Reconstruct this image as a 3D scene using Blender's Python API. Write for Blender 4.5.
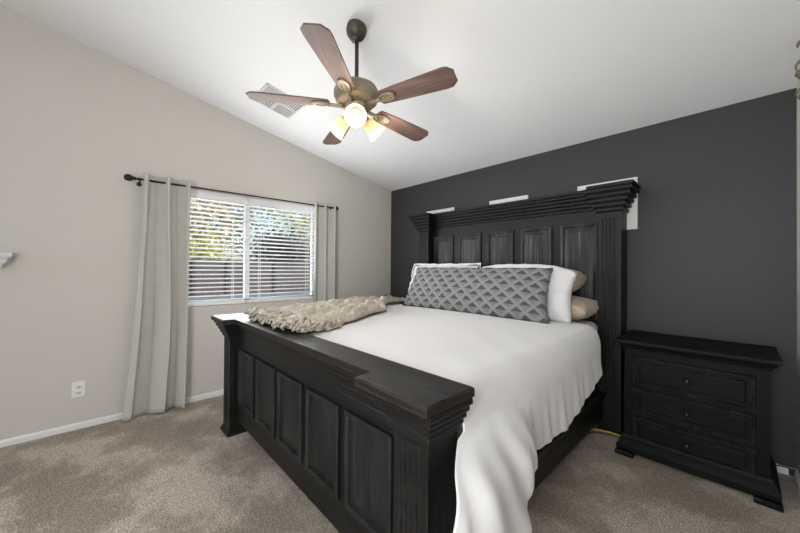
import bpy, bmesh, math, random
from mathutils import Vector, Matrix, noise
random.seed(7)
R = math.radians
col = bpy.context.scene.collection
for o in list(bpy.data.objects):
    bpy.data.objects.remove(o)

# ------------------------------------------------------------------ camera
CX, CY, CZ = 3.586, -3.193, 1.281
cam_d = bpy.data.cameras.new('camera')
cam = bpy.data.objects.new('camera', cam_d)
col.objects.link(cam)
cam_d.sensor_width = 36.0
cam_d.lens = 321.07 / 800 * 36.0
cam_d.clip_start = 0.02
_yaw, _pi, _ro = R(46.657), R(0.409), R(0.434)
F = Vector((-math.sin(_yaw), math.cos(_yaw), 0)); RT = Vector((math.cos(_yaw), math.sin(_yaw), 0)); UP = Vector((0, 0, 1))
F2 = F * math.cos(_pi) + UP * math.sin(_pi); U2 = UP * math.cos(_pi) - F * math.sin(_pi)
R2 = RT * math.cos(_ro) + U2 * math.sin(_ro); U3 = U2 * math.cos(_ro) - RT * math.sin(_ro)
m = Matrix((R2, U3, -F2)).transposed().to_4x4()
m.translation = Vector((CX, CY, CZ))
cam.matrix_world = m
bpy.context.scene.camera = cam

# ------------------------------------------------------------------ world, sun, daylight, exposure
sc = bpy.context.scene
sc.view_settings.view_transform = 'Standard'
sc.view_settings.look = 'None'
sc.view_settings.gamma = 1.0
sc.view_settings.use_curve_mapping = False
sc.view_settings.exposure = 0.0
w = bpy.data.worlds.new('sky'); sc.world = w
w.use_nodes = True
nt = w.node_tree; nt.nodes.clear()
wo = nt.nodes.new('ShaderNodeOutputWorld'); bg = nt.nodes.new('ShaderNodeBackground')
sky = nt.nodes.new('ShaderNodeTexSky')
sky.sky_type = 'NISHITA'; sky.sun_disc = False; sky.sun_elevation = R(48); sky.sun_rotation = R(60)
sky.air_density = 1.0; sky.dust_density = 2.0
bg.inputs['Strength'].default_value = 0.22
nt.links.new(sky.outputs[0], bg.inputs[0]); nt.links.new(bg.outputs[0], wo.inputs[0])

def light(kind, name, loc, power, color=(1, 1, 1), target=None, **kw):
    d = bpy.data.lights.new(name, kind); d.energy = power; d.color = color
    for k, v in kw.items():
        setattr(d, k, v)
    o = bpy.data.objects.new(name, d); col.objects.link(o); o.location = loc
    if target is not None:
        o.rotation_euler = (Vector(target) - Vector(loc)).to_track_quat('-Z', 'Y').to_euler()
    return o

light('SUN', 'sun', (6, 3, 9), 7.5, (1, .95, .86), (6 - .62, 3 - .25, 9 - .70), angle=R(.6))
# unseen fill lamp added far behind the camera to even out the room
light('AREA', 'back_fill_light', (1.9, -9.2, 1.7), 45, (.97, .985, 1), (1.9, -2.0, 1.75), shape='RECTANGLE', size=3.4, size_y=2.6)
# fill lamp added by the right wall, brightens the bed side and carpet
light('AREA', 'side_fill_light', (3.80, -4.2, 1.30), 105, (.975, .99, 1), (2.2, -1.2, 1.2), shape='RECTANGLE', size=1.3, size_y=2.1)
# daylight entering through the window in the left wall
light('AREA', 'window_daylight', (.17, -1.95, 1.42), 26, (.96, .985, 1), (3.0, -1.4, 2.15), shape='RECTANGLE', size=1.15, size_y=1.0)
light('AREA', 'yard_daylight', (-1.1, -2.0, 1.3), 50, (.95, .98, 1), (2.6, -1.8, 1.5), shape='RECTANGLE', size=1.8, size_y=1.3)

# ------------------------------------------------------------------ materials
def new_mat(name):
    mt = bpy.data.materials.new(name); mt.use_nodes = True
    return mt, mt.node_tree.nodes, mt.node_tree.links, mt.node_tree.nodes['Principled BSDF']

def noise_node(N, L, scale, detail=4, rough=.55, vec=None, coord='Object', stretch=None):
    n = N.new('ShaderNodeTexNoise'); n.inputs['Scale'].default_value = scale
    n.inputs['Detail'].default_value = detail; n.inputs['Roughness'].default_value = rough
    if vec is None:
        tc = N.new('ShaderNodeTexCoord'); vec = tc.outputs[coord]
    if stretch:
        mp = N.new('ShaderNodeMapping'); mp.inputs['Scale'].default_value = stretch
        L.new(vec, mp.inputs['Vector']); vec = mp.outputs[0]
    L.new(vec, n.inputs['Vector'])
    return n

def ramp(N, L, fac, stops):
    r = N.new('ShaderNodeValToRGB')
    e = r.color_ramp.elements
    e[0].position, e[0].color = stops[0][0], (*stops[0][1], 1)
    e[1].position, e[1].color = stops[-1][0], (*stops[-1][1], 1)
    for p, c in stops[1:-1]:
        x = e.new(p); x.color = (*c, 1)
    L.new(fac, r.inputs[0])
    return r

def bump(N, L, b, height, strength, dist):
    bn = N.new('ShaderNodeBump'); bn.inputs['Strength'].default_value = strength; bn.inputs['Distance'].default_value = dist
    L.new(height, bn.inputs['Height']); L.new(bn.outputs[0], b.inputs['Normal'])
    return bn

def simple(name, c, rough=.5, metal=0.0, var=.0, scale=30, bmp=0, bdist=.002, stretch=None, spec=None):
    mt, N, L, b = new_mat(name)
    b.inputs['Roughness'].default_value = rough; b.inputs['Metallic'].default_value = metal
    if spec is not None:
        b.inputs['Specular IOR Level'].default_value = spec
    b.inputs['Base Color'].default_value = (*c, 1)
    if var or bmp:
        n = noise_node(N, L, scale, 5, .6, stretch=stretch)
        if var:
            r = ramp(N, L, n.outputs[0], [(.3, tuple(x * (1 - var) for x in c)), (.7, tuple(min(1, x * (1 + var)) for x in c))])
            L.new(r.outputs[0], b.inputs['Base Color'])
        if bmp:
            bump(N, L, b, n.outputs[0], bmp, bdist)
    return mt

def wood(name, axis, dark, mid, lite, rough=.42, wear=.72, spec=.30, edge=0.0, edge_col=(.16, .15, .14), fine=1.0):
    mt, N, L, b = new_mat(name)
    st = {'X': (.7, 30, 30), 'Y': (30, .7, 30), 'Z': (30, 30, .7)}[axis]
    n = noise_node(N, L, 2.6 * fine, 9, .72, stretch=st)
    r = ramp(N, L, n.outputs[0], [(.40, dark), (.49, mid), (.54, mid), (.66, lite)])
    n2 = noise_node(N, L, 3.1, 4, .6, stretch={'X': (.5, 2, 2), 'Y': (2, .5, 2), 'Z': (2, 2, .5)}[axis])
    mx = N.new('ShaderNodeMixRGB'); mx.blend_type = 'MIX'
    rr = ramp(N, L, n2.outputs[0], [(.38, (.05, .05, .05)), (wear, (1, 1, 1))])
    L.new(rr.outputs[0], mx.inputs[0]); mx.inputs[1].default_value = (*dark, 1)
    L.new(r.outputs[0], mx.inputs[2]); out = mx.outputs[0]
    if edge:
        bv = N.new('ShaderNodeBevel'); bv.samples = 4; bv.inputs['Radius'].default_value = .005
        ge = N.new('ShaderNodeNewGeometry'); dp = N.new('ShaderNodeVectorMath'); dp.operation = 'DOT_PRODUCT'
        L.new(bv.outputs[0], dp.inputs[0]); L.new(ge.outputs['Normal'], dp.inputs[1])
        n3 = noise_node(N, L, 22, 4, .7)
        r3 = ramp(N, L, n3.outputs[0], [(.42, (0, 0, 0)), (.62, (1, 1, 1))])
        rd = ramp(N, L, dp.outputs['Value'], [(.80, (1, 1, 1)), (.985, (0, 0, 0))])
        mm = N.new('ShaderNodeMixRGB'); mm.blend_type = 'MULTIPLY'; mm.inputs[0].default_value = 1
        L.new(r3.outputs[0], mm.inputs[1]); L.new(rd.outputs[0], mm.inputs[2])
        sc_ = N.new('ShaderNodeMixRGB'); sc_.blend_type = 'MULTIPLY'; sc_.inputs[0].default_value = 1
        L.new(mm.outputs[0], sc_.inputs[1]); sc_.inputs[2].default_value = (edge, edge, edge, 1)
        m3 = N.new('ShaderNodeMixRGB'); L.new(sc_.outputs[0], m3.inputs[0]); L.new(out, m3.inputs[1]); m3.inputs[2].default_value = (*edge_col, 1)
        out = m3.outputs[0]
    L.new(out, b.inputs['Base Color'])
    r2 = ramp(N, L, n.outputs[0], [(.3, (rough - .06,) * 3), (.8, (rough + .2,) * 3)])
    L.new(r2.outputs[0], b.inputs['Roughness'])
    b.inputs['Specular IOR Level'].default_value = spec
    bump(N, L, b, n.outputs[0], .5, .0015)
    return mt

BD, BM, BL = (.0042, .0041, .004), (.0100, .0098, .0096), (.048, .046, .0445)
black_x = wood('black_wood_x', 'X', BD, BM, BL, edge=.35)
black_y = wood('black_wood_y', 'Y', BD, BM, BL, edge=.4)
black_z = wood('black_wood_z', 'Z', BD, BM, BL, edge=.35)
black_panel = wood('black_wood_panel', 'Z', (.006, .006, .006), (.030, .030, .0305), (.19, .19, .193), .46, .58, .4, edge=.5)
foot_panel = wood('black_wood_foot_panel', 'Z', (.006, .006, .006), (.016, .016, .016), (.06, .06, .06), .46, .62, .35, edge=.3)
cap_wood = wood('black_cap_wood', 'X', (.008, .0078, .0075), (.02, .019, .018), (.085, .08, .074), .46, .56, .4, edge=.6, edge_col=(.16, .11, .07))
ns_x = wood('nightstand_wood_x', 'X', (.0030, .0029, .0028), (.0055, .0054, .0052), (.030, .029, .028), .52, .85, .18, edge=.7, edge_col=(.20, .19, .18))
ns_z = wood('nightstand_wood_z', 'Z', (.0030, .0029, .0028), (.0055, .0054, .0052), (.030, .029, .028), .52, .85, .18, edge=.7, edge_col=(.20, .19, .18))

wall_beige = simple('beige_paint', (.60, .57, .53), .75, var=.012, scale=3, bmp=0)
def orange_peel(mt, s=130, st=.12):
    N, L = mt.node_tree.nodes, mt.node_tree.links
    b = N['Principled BSDF']; n = noise_node(N, L, s, 3, .5); bump(N, L, b, n.outputs[0], st, .002)
orange_peel(wall_beige)
wall_black = simple('charcoal_paint', (.030, .030, .0303), .55, var=.03, scale=2.5); orange_peel(wall_black, 90, .25)
ceil_white = simple('ceiling_paint', (.82, .825, .835), .85, var=.01, scale=2); orange_peel(ceil_white, 70, .15)
trim_white = simple('white_trim', (.78, .78, .77), .4, var=.02, scale=8)
blind_white = simple('blind_white', (.80, .80, .80), .45, var=.015, scale=6)
frame_white = simple('vinyl_white', (.80, .81, .82), .4, var=.015, scale=6)
shelf_white = simple('shelf_white', (.60, .62, .64), .45, var=.03, scale=10)
canvas_white = simple('canvas_white', (.80, .80, .79), .7, var=.04, scale=40, bmp=.3, bdist=.001)
iron = simple('dark_iron', (.022, .020, .018), .42, .5, var=.2, scale=40)
cord_black = simple('black_rubber', (.012, .012, .012), .5, var=.1)
cord_yellow = simple('yellow_rubber', (.62, .47, .03), .45, var=.1, scale=60)
bronze = simple('antique_bronze', (.095, .078, .06), .45, .6, var=.15, scale=35)
gold = simple('antique_gold', (.30, .255, .185), .45, .45, var=.10, scale=28)
blade_wood = wood('walnut_blade', 'X', (.10, .062, .050), (.165, .105, .088), (.26, .17, .145), .5, .55, .3, fine=1.4)
outlet_white = simple('outlet_white', (.78, .78, .77), .35, var=.01)
leaf_dark = simple('artificial_leaf', (.17, .15, .095), .55, var=.3, scale=20)
stem_brown = simple('stem_brown', (.09, .06, .035), .7, var=.2)
louver_grey = simple('vent_grey', (.60, .60, .60), .5, var=.02)
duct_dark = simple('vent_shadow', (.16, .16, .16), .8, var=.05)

def fabric(name, c, var=.04, scale=8, weave=600, bs=.25, rough=.9, sheen=.2):
    mt, N, L, b = new_mat(name)
    n = noise_node(N, L, scale, 4, .5)
    r = ramp(N, L, n.outputs[0], [(.3, tuple(x * (1 - var) for x in c)), (.7, tuple(min(1, x * (1 + var)) for x in c))])
    L.new(r.outputs[0], b.inputs['Base Color'])
    b.inputs['Roughness'].default_value = rough
    b.inputs['Sheen Weight'].default_value = sheen
    b.inputs['Specular IOR Level'].default_value = .15
    n2 = noise_node(N, L, weave, 2, .5)
    bump(N, L, b, n2.outputs[0], bs, .0008)
    return mt
duvet_white = fabric('white_cotton', (.72, .72, .725), .012, 6, 300, .12)
sham_white = fabric('white_sham', (.76, .76, .765), .012, 6, 300, .12)
sheet_white = fabric('white_sheet', (.78, .78, .78), .012, 6, 300, .12)
tan = fabric('tan_cotton', (.47, .375, .29), .05, 9, 300, .15)
curtain_grey = fabric('oatmeal_linen', (.50, .487, .455), .03, 12, 260, .3)
knit = fabric('beige_chenille', (.50, .447, .365), .16, 26, 90, 1.0)
N_, L_ = knit.node_tree.nodes, knit.node_tree.links
nb = noise_node(N_, L_, 7, 3, .5); rb = ramp(N_, L_, nb.outputs[0], [(.60, (0, 0, 0)), (.68, (1, 1, 1))])
mb = N_.new('ShaderNodeMixRGB'); mb.inputs[2].default_value = (.66, .68, .70, 1)
bs_ = N_['Principled BSDF'].inputs['Base Color']; src = bs_.links[0].from_socket
L_.new(rb.outputs[0], mb.inputs[0]); L_.new(src, mb.inputs[1]); L_.new(mb.outputs[0], bs_)
for nd in N_:
    if nd.type == 'BUMP':
        nd.inputs['Distance'].default_value = .012

# carpet
carpet, N, L, b = new_mat('carpet_pile')
n1 = noise_node(N, L, 2.3, 5, .6); n2 = noise_node(N, L, 130, 4, .75); n3 = noise_node(N, L, 40, 3, .6)
r1 = ramp(N, L, n1.outputs[0], [(.43, (.37, .32, .265)), (.50, (.44, .382, .32)), (.57, (.575, .51, .435))])
r2 = ramp(N, L, n2.outputs[0], [(.38, (.45, .45, .45)), (.62, (1.5, 1.48, 1.45))])
r3 = ramp(N, L, n3.outputs[0], [(.3, (.85, .85, .85)), (.7, (1.14, 1.14, 1.14))])
mu = N.new('ShaderNodeMixRGB'); mu.blend_type = 'MULTIPLY'; mu.inputs[0].default_value = 1
mu2 = N.new('ShaderNodeMixRGB'); mu2.blend_type = 'MULTIPLY'; mu2.inputs[0].default_value = 1
L.new(r1.outputs[0], mu.inputs[1]); L.new(r2.outputs[0], mu.inputs[2])
L.new(mu.outputs[0], mu2.inputs[1]); L.new(r3.outputs[0], mu2.inputs[2])
L.new(mu2.outputs[0], b.inputs['Base Color']); b.inputs['Roughness'].default_value = 1
b.inputs['Specular IOR Level'].default_value = .05
bump(N, L, b, n2.outputs[0], .9, .008)

# lumbar pillow: grey weave with a lattice of nested dark triangles (UV in metres)
lumbar_mat, N, L, b = new_mat('lumbar_weave')
def math_n(op, a, c=None):
    x = N.new('ShaderNodeMath'); x.operation = op
    for i, v in enumerate((a, c)):
        if v is None: continue
        if isinstance(v, (int, float)): x.inputs[i].default_value = v
        else: L.new(v, x.inputs[i])
    return x.outputs[0]
uv = N.new('ShaderNodeUVMap'); sp = N.new('ShaderNodeSeparateXYZ'); L.new(uv.outputs[0], sp.inputs[0])
P = .135
ua = math_n('DIVIDE', sp.outputs[0], P); va = math_n('DIVIDE', sp.outputs[1], .105)
fa = math_n('FRACT', math_n('ADD', ua, va)); fb = math_n('FRACT', math_n('SUBTRACT', ua, va))
ea = math_n('ABSOLUTE', math_n('SUBTRACT', fa, .5)); eb = math_n('ABSOLUTE', math_n('SUBTRACT', fb, .5))
edge = math_n('MAXIMUM', ea, eb)
inside = math_n('LESS_THAN', edge, .38)
half = math_n('GREATER_THAN', math_n('ADD', fa, math_n('SUBTRACT', 1.0, fb)), 1.0 - .02)
rings = math_n('GREATER_THAN', math_n('FRACT', math_n('MULTIPLY', edge, 6.5)), .30)
dark = math_n('MULTIPLY', math_n('MULTIPLY', inside, math_n('ADD', .35, math_n('MULTIPLY', half, .65))), rings)
nz = noise_node(N, L, 260, 3, .7)
dk = math_n('MULTIPLY', dark, .95)
mx = N.new('ShaderNodeMixRGB'); mx.inputs[1].default_value = (.31, .305, .305, 1); mx.inputs[2].default_value = (.018, .019, .022, 1)
L.new(dk, mx.inputs[0])
m2 = N.new('ShaderNodeMixRGB'); m2.blend_type = 'MULTIPLY'; m2.inputs[0].default_value = .75
rz = ramp(N, L, nz.outputs[0], [(.32, (.35, .35, .35)), (.7, (1.3, 1.3, 1.3))])
L.new(mx.outputs[0], m2.inputs[1]); L.new(rz.outputs[0], m2.inputs[2]); L.new(m2.outputs[0], b.inputs['Base Color'])
b.inputs['Roughness'].default_value = .95; b.inputs['Specular IOR Level'].default_value = .1
hh = math_n('SUBTRACT', nz.outputs[0], dark)
bump(N, L, b, hh, .5, .004)

def glass_mat(name):
    mt, N, L, b = new_mat(name)
    b.inputs['Base Color'].default_value = (1, 1, 1, 1); b.inputs['Roughness'].default_value = .0
    N2 = N.new('ShaderNodeBsdfTransparent'); mxs = N.new('ShaderNodeMixShader'); gl = N.new('ShaderNodeBsdfGlossy'); gl.inputs['Roughness'].default_value = .02
    fr = N.new('ShaderNodeFresnel'); fr.inputs[0].default_value = 1.3
    L.new(fr.outputs[0], mxs.inputs[0]); L.new(N2.outputs[0], mxs.inputs[1]); L.new(gl.outputs[0], mxs.inputs[2])
    L.new(mxs.outputs[0], N['Material Output'].inputs[0])
    return mt
pane_glass = glass_mat('pane_glass')

def shade_glass():
    mt, N, L, b = new_mat('frosted_amber_glass')
    tr = N.new('ShaderNodeBsdfTranslucent'); tr.inputs[0].default_value = (.95, .86, .66, 1)
    di = N.new('ShaderNodeBsdfDiffuse'); di.inputs[0].default_value = (.85, .76, .56, 1)
    mxs = N.new('ShaderNodeMixShader'); mxs.inputs[0].default_value = .5
    L.new(tr.outputs[0], mxs.inputs[1]); L.new(di.outputs[0], mxs.inputs[2])
    nn = noise_node(N, L, 14, 3, .5)
    rr = ramp(N, L, nn.outputs[0], [(.3, (.92, .80, .55)), (.7, (1, .92, .74))])
    L.new(rr.outputs[0], tr.inputs[0])
    L.new(mxs.outputs[0], N['Material Output'].inputs[0])
    return mt
shade_mat = shade_glass()
def emis(name, c, s):
    mt, N, L, b = new_mat(name)
    b.inputs['Emission Color'].default_value = (*c, 1); b.inputs['Emission Strength'].default_value = s
    b.inputs['Base Color'].default_value = (.8, .8, .8, 1)
    return mt
bulb_mat = emis('lit_bulb', (1, .93, .82), 1.3)
clock_face = simple('clock_face', (.09, .085, .10), .2, var=.05)

# ------------------------------------------------------------------ helpers
def empty(name, loc, label=None, cat=None, group=None, rot=(0, 0, 0)):
    o = bpy.data.objects.new(name, None); col.objects.link(o)
    o.location = loc; o.rotation_euler = rot; o.empty_display_size = .1
    tag(o, label, cat, group)
    return o

def tag(o, label=None, cat=None, group=None, kind=None):
    if label: o['label'] = label
    if cat: o['category'] = cat
    if group: o['group'] = group
    if kind: o['kind'] = kind
    return o

def root_of(o):
    while o.parent: o = o.parent
    return o

def make(name, bm, mats, parent=None, loc=None, smooth=False, local=False, angle=None):
    """link bm (world coordinates unless local) as ONE mesh object"""
    me = bpy.data.meshes.new(name)
    bmesh.ops.recalc_face_normals(bm, faces=bm.faces)
    if parent is not None and not local:
        r = root_of(parent)
        mw = Matrix.LocRotScale(r.location, r.rotation_euler, None).inverted()
        bmesh.ops.transform(bm, matrix=mw, verts=bm.verts)
    elif loc is not None and not local:
        bmesh.ops.translate(bm, vec=-Vector(loc), verts=bm.verts)
    if smooth:
        for f in bm.faces: f.smooth = True
    if angle:
        for f in bm.faces: f.smooth = True
        for e in bm.edges:
            if len(e.link_faces) == 2 and e.calc_face_angle(0) > R(angle): e.smooth = False
    bm.to_mesh(me); bm.free()
    for mt in (mats if isinstance(mats, (list, tuple)) else [mats]):
        me.materials.append(mt)
    o = bpy.data.objects.new(name, me); col.objects.link(o)
    if parent is not None: o.parent = parent
    if loc is not None: o.location = loc
    return o

def B(): return bmesh.new()

def box(bm, x0, x1, y0, y1, z0, z1, bev=0.0, seg=2, mi=0):
    v = [bm.verts.new((x, y, z)) for z in (z0, z1) for x, y in ((x0, y0), (x1, y0), (x1, y1), (x0, y1))]
    fs = [bm.faces.new([v[i] for i in q]) for q in ((3, 2, 1, 0), (4, 5, 6, 7), (0, 1, 5, 4), (1, 2, 6, 5), (2, 3, 7, 6), (3, 0, 4, 7))]
    for f in fs: f.material_index = mi
    if bev:
        es = set(e for f in fs for e in f.edges)
        bmesh.ops.bevel(bm, geom=list(es), offset=bev, segments=seg, affect='EDGES', profile=.5)

def prism(bm, pts, axis, a0, a1, mi=0, bev=0):
    """extrude a 2-D polygon along an axis; pts are the two other coordinates in xyz order"""
    def put(p, a):
        if axis == 'x': return (a, p[0], p[1])
        if axis == 'y': return (p[0], a, p[1])
        return (p[0], p[1], a)
    A = [bm.verts.new(put(p, a0)) for p in pts]; Bv = [bm.verts.new(put(p, a1)) for p in pts]
    n = len(pts); fs = []
    fs.append(bm.faces.new(A)); fs.append(bm.faces.new(list(reversed(Bv))))
    for i in range(n):
        fs.append(bm.faces.new((A[i], Bv[i], Bv[(i + 1) % n], A[(i + 1) % n])))
    for f in fs: f.material_index = mi
    if bev:
        es = set(e for f in fs[:2] for e in f.edges)
        bmesh.ops.bevel(bm, geom=list(es), offset=bev, segments=2, affect='EDGES')

def sweep(bm, path, prof, side=1, mi=0):
    """profile [(offset outward, z)] along an open xy path with mitred corners; outward = side * left normal"""
    n = len(path); rings = []
    P2 = [Vector(p) for p in path]
    for i in range(n):
        ns = []
        if i > 0: d = (P2[i] - P2[i - 1]).normalized(); ns.append(Vector((-d.y, d.x)) * side)
        if i < n - 1: d = (P2[i + 1] - P2[i]).normalized(); ns.append(Vector((-d.y, d.x)) * side)
        if len(ns) == 2:
            a = ns[0] + ns[1]; mit = a / (a.length_squared / 2)
        else: mit = ns[0]
        rings.append([bm.verts.new((P2[i].x + mit.x * o, P2[i].y + mit.y * o, z)) for o, z in prof])
    k = len(prof)
    for i in range(n - 1):
        for j in range(k - 1):
            bm.faces.new((rings[i][j], rings[i + 1][j], rings[i + 1][j + 1], rings[i][j + 1])).material_index = mi
    for rg in (rings[0], rings[-1]):
        try: bm.faces.new(rg).material_index = mi
        except ValueError: pass

def lathe(bm, prof, mat=Matrix(), seg=28, mi=0, cap=True):
    rings = []
    for r, z in prof:
        if r < 1e-5: rings.append([bm.verts.new(mat @ Vector((0, 0, z)))])
        else: rings.append([bm.verts.new(mat @ Vector((r * math.cos(2 * math.pi * i / seg), r * math.sin(2 * math.pi * i / seg), z))) for i in range(seg)])
    for a, c in zip(rings, rings[1:]):
        for i in range(seg):
            j = (i + 1) % seg
            if len(a) == 1 and len(c) == 1: continue
            if len(a) == 1: f = bm.faces.new((a[0], c[i], c[j]))
            elif len(c) == 1: f = bm.faces.new((a[i], a[j], c[0]))
            else: f = bm.faces.new((a[i], a[j], c[j], c[i]))
            f.material_index = mi; f.smooth = True

def tube(bm, pts, r, seg=10, mi=0, radii=None):
    pts = [Vector(p) for p in pts]; rings = []
    up = Vector((0, 0, 1))
    for i, p in enumerate(pts):
        d = (pts[min(i + 1, len(pts) - 1)] - pts[max(i - 1, 0)]).normalized()
        a = d.cross(up)
        if a.length < 1e-3: a = d.cross(Vector((1, 0, 0)))
        a.normalize(); c = d.cross(a)
        rr = radii[i] if radii else r
        rings.append([bm.verts.new(p + a * rr * math.cos(2 * math.pi * k / seg) + c * rr * math.sin(2 * math.pi * k / seg)) for k in range(seg)])
    for a, c in zip(rings, rings[1:]):
        for k in range(seg):
            f = bm.faces.new((a[k], a[(k + 1) % seg], c[(k + 1) % seg], c[k])); f.smooth = True; f.material_index = mi
    for rg in (rings[0], rings[-1]):
        bm.faces.new(rg).material_index = mi

def rings_y(bm, x0, x1, z0, z1, yf, steps, mi=0):
    """raised/sunk panel facing -y: steps [(inset, protrusion towards -y)]"""
    prev = None
    for ins, pr in steps:
        q = [bm.verts.new(p) for p in ((x0 + ins, yf - pr, z0 + ins), (x1 - ins, yf - pr, z0 + ins), (x1 - ins, yf - pr, z1 - ins), (x0 + ins, yf - pr, z1 - ins))]
        if prev:
            for i in range(4):
                bm.faces.new((prev[i], prev[(i + 1) % 4], q[(i + 1) % 4], q[i])).material_index = mi
        prev = q
    bm.faces.new(prev).material_index = mi

def interp(tab, x):
    if x <= tab[0][0]: return tab[0][1]
    for (a, va), (c, vc) in zip(tab, tab[1:]):
        if x <= c: return va + (vc - va) * (x - a) / (c - a)
    return tab[-1][1]
def sst(a, c, x):
    t = max(0, min(1, (x - a) / (c - a))); return t * t * (3 - 2 * t)
def ns3(x, y, z): return noise.noise(Vector((x, y, z)))

# ------------------------------------------------------------------ the room
SL = .187; W = 3.83; YB = -9.5; H0 = 2.44
def ceil_z(y): return H0 - SL * y
bm = B(); box(bm, -.15, W + .15, YB, .15, -.12, 0); tag(make('floor', bm, carpet), kind='structure')
bm = B(); prism(bm, [(.15, ceil_z(.15)), (YB, ceil_z(YB)), (YB, ceil_z(YB) + .12), (.15, ceil_z(.15) + .12)], 'x', -.15, W + .15)
tag(make('ceiling', bm, ceil_white), kind='structure')
bm = B(); box(bm, -.15, W + .15, 0, .15, 0, ceil_z(.0)); tag(make('wall_back', bm, wall_black), kind='structure')
bm = B(); prism(bm, [(YB, 0), (0, 0), (0, ceil_z(0)), (YB, ceil_z(YB))], 'x', W, W + .12); tag(make('wall_right', bm, wall_beige), kind='structure')
WY0, WY1, WZ0, WZ1 = -2.82, -1.19, .90, 2.035
bm = B()
prism(bm, [(YB, 0), (WY0, 0), (WY0, ceil_z(WY0)), (YB, ceil_z(YB))], 'x', -.15, 0)
prism(bm, [(WY1, 0), (0, 0), (0, ceil_z(0)), (WY1, ceil_z(WY1))], 'x', -.15, 0)
prism(bm, [(WY0, 0), (WY1, 0), (WY1, WZ0), (WY0, WZ0)], 'x', -.15, 0)
prism(bm, [(WY0, WZ1), (WY1, WZ1), (WY1, ceil_z(WY1)), (WY0, ceil_z(WY0))], 'x', -.15, 0)
tag(make('wall_left', bm, wall_beige), kind='structure')
prof = [(0, 0), (.013, 0), (.013, .036), (.010, .043), (.006, .048), (0, .048)]
bm = B(); sweep(bm, [(0, YB), (0, 0)], prof, -1); tag(make('baseboard_left', bm, trim_white), kind='structure')
bm = B(); sweep(bm, [(W, 0), (0, 0)], prof, 1); tag(make('baseboard_back', bm, trim_white), kind='structure')
bm = B(); sweep(bm, [(W, YB), (W, 0)], prof, 1); tag(make('baseboard_right', bm, trim_white), kind='structure')

# window: vinyl frame with a middle mullion and two panes
MY = -2.005
wf = empty('window_1', (-.10, (WY0 + WY1) / 2, WZ0)); tag(wf, kind='structure')
bm = B()
for y0, y1, z0, z1 in ((WY0, WY0 + .045, WZ0, WZ1), (WY1 - .045, WY1, WZ0, WZ1), (WY0, WY1, WZ0, WZ0 + .045), (WY0, WY1, WZ1 - .045, WZ1), (MY - .025, MY + .025, WZ0, WZ1)):
    box(bm, -.145, -.095, y0, y1, z0, z1, .004)
tag(make('window_frame', bm, frame_white, wf), kind='structure')
for a, c in ((WY0 + .04, MY - .02), (MY + .02, WY1 - .04)):
    bm = B(); box(bm, -.125, -.119, a, c, WZ0 + .04, WZ1 - .04); tag(make('pane', bm, pane_glass, wf), kind='structure')

# ------------------------------------------------------------------ blinds
def blind(y0, y1, label):
    xc = -.052
    r = empty('window_blind', (xc, (y0 + y1) / 2, WZ0), label, 'window blind', 'blinds in the window')
    bm = B(); box(bm, xc - .03, xc + .028, y0, y1, WZ1 - .05, WZ1 - .002, .003); make('headrail', bm, blind_white, r)
    bm = B(); box(bm, xc + .030, xc + .038, y0 - .002, y1 + .002, WZ1 - .078, WZ1 - .002, .003); make('valance', bm, blind_white, r)
    n = 24; zt, zb = WZ1 - .088, WZ0 + .05
    for i in range(n):
        z = zt + (zb - zt) * i / (n - 1)
        bm = B(); rows = []
        th = R(-10)
        for k in range(7):
            s = -1 + 2 * k / 6
            u = s * .026; c = .0045 * (1 - s * s)
            for_x = u * math.cos(th) + 0; zz = -u * math.sin(th) + c
            rows.append((for_x, zz))
        pts = [(xc + a, z + c + .0022) for a, c in rows] + [(xc + a, z + c - .0022) for a, c in reversed(rows)]
        prism(bm, pts, 'y', y0 + .003, y1 - .003)
        make('slat', bm, blind_white, r, angle=50)
    bm = B(); box(bm, xc - .026, xc + .026, y0 + .002, y1 - .002, WZ0 + .003, WZ0 + .034, .005); make('bottom_rail', bm, blind_white, r)
    L_ = y1 - y0
    for f in (.16, .84):
        bm = B()
        for dx in (-.027, .027):
            box(bm, xc + dx - .0008, xc + dx + .0008, y0 + f * L_ - .002, y0 + f * L_ + .002, WZ0 + .03, WZ1 - .05)
        make('ladder_cord', bm, blind_white, r)
    return r
blind(WY0 + .006, MY - .030, 'left of the two white slatted blinds, beside the wide curtain')
blind(MY - .018, WY1 - .006, 'right of the two white slatted blinds, nearer the dark wall')

# ------------------------------------------------------------------ curtains and rod
RX, RZ = .10, 2.028
rod = empty('curtain_rod', (0, -2.0, RZ), 'thin black curtain rod with round finials above the window', 'curtain rod')
bm = B(); tube(bm, [(RX, -2.94, RZ - .006), (RX, -2.0, RZ), (RX, -1.085, RZ + .006)], .0085, 14); make('rod', bm, iron, rod)
for y, s, dz in ((-2.94, -1, -.006), (-1.085, 1, .006)):
    M_ = Matrix.Translation((RX, y, RZ + dz)) @ Matrix.Rotation(R(-90) * s, 4, 'X')
    bm = B(); lathe(bm, [(0, -.01), (.012, -.01), (.013, .006), (.008, .012), (.008, .02), (.015, .024), (.015, .03), (.01, .034), (.018, .042), (.027, .058), (.029, .074), (.025, .088), (.016, .098), (0, .102)], M_, 20)
    make('finial', bm, iron, rod)
for y in (-2.935, -1.09):
    bm = B(); tube(bm, [(0, y, RZ - .03), (.05, y, RZ - .028), (RX, y, RZ - .012)], .006, 8)
    lathe(bm, [(0, 0), (.018, 0), (.018, .006), (.006, .008)], Matrix.Translation((0, y, RZ - .03)) @ Matrix.Rotation(R(90), 4, 'Y'), 16)
    make('bracket', bm, iron, rod)

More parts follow.
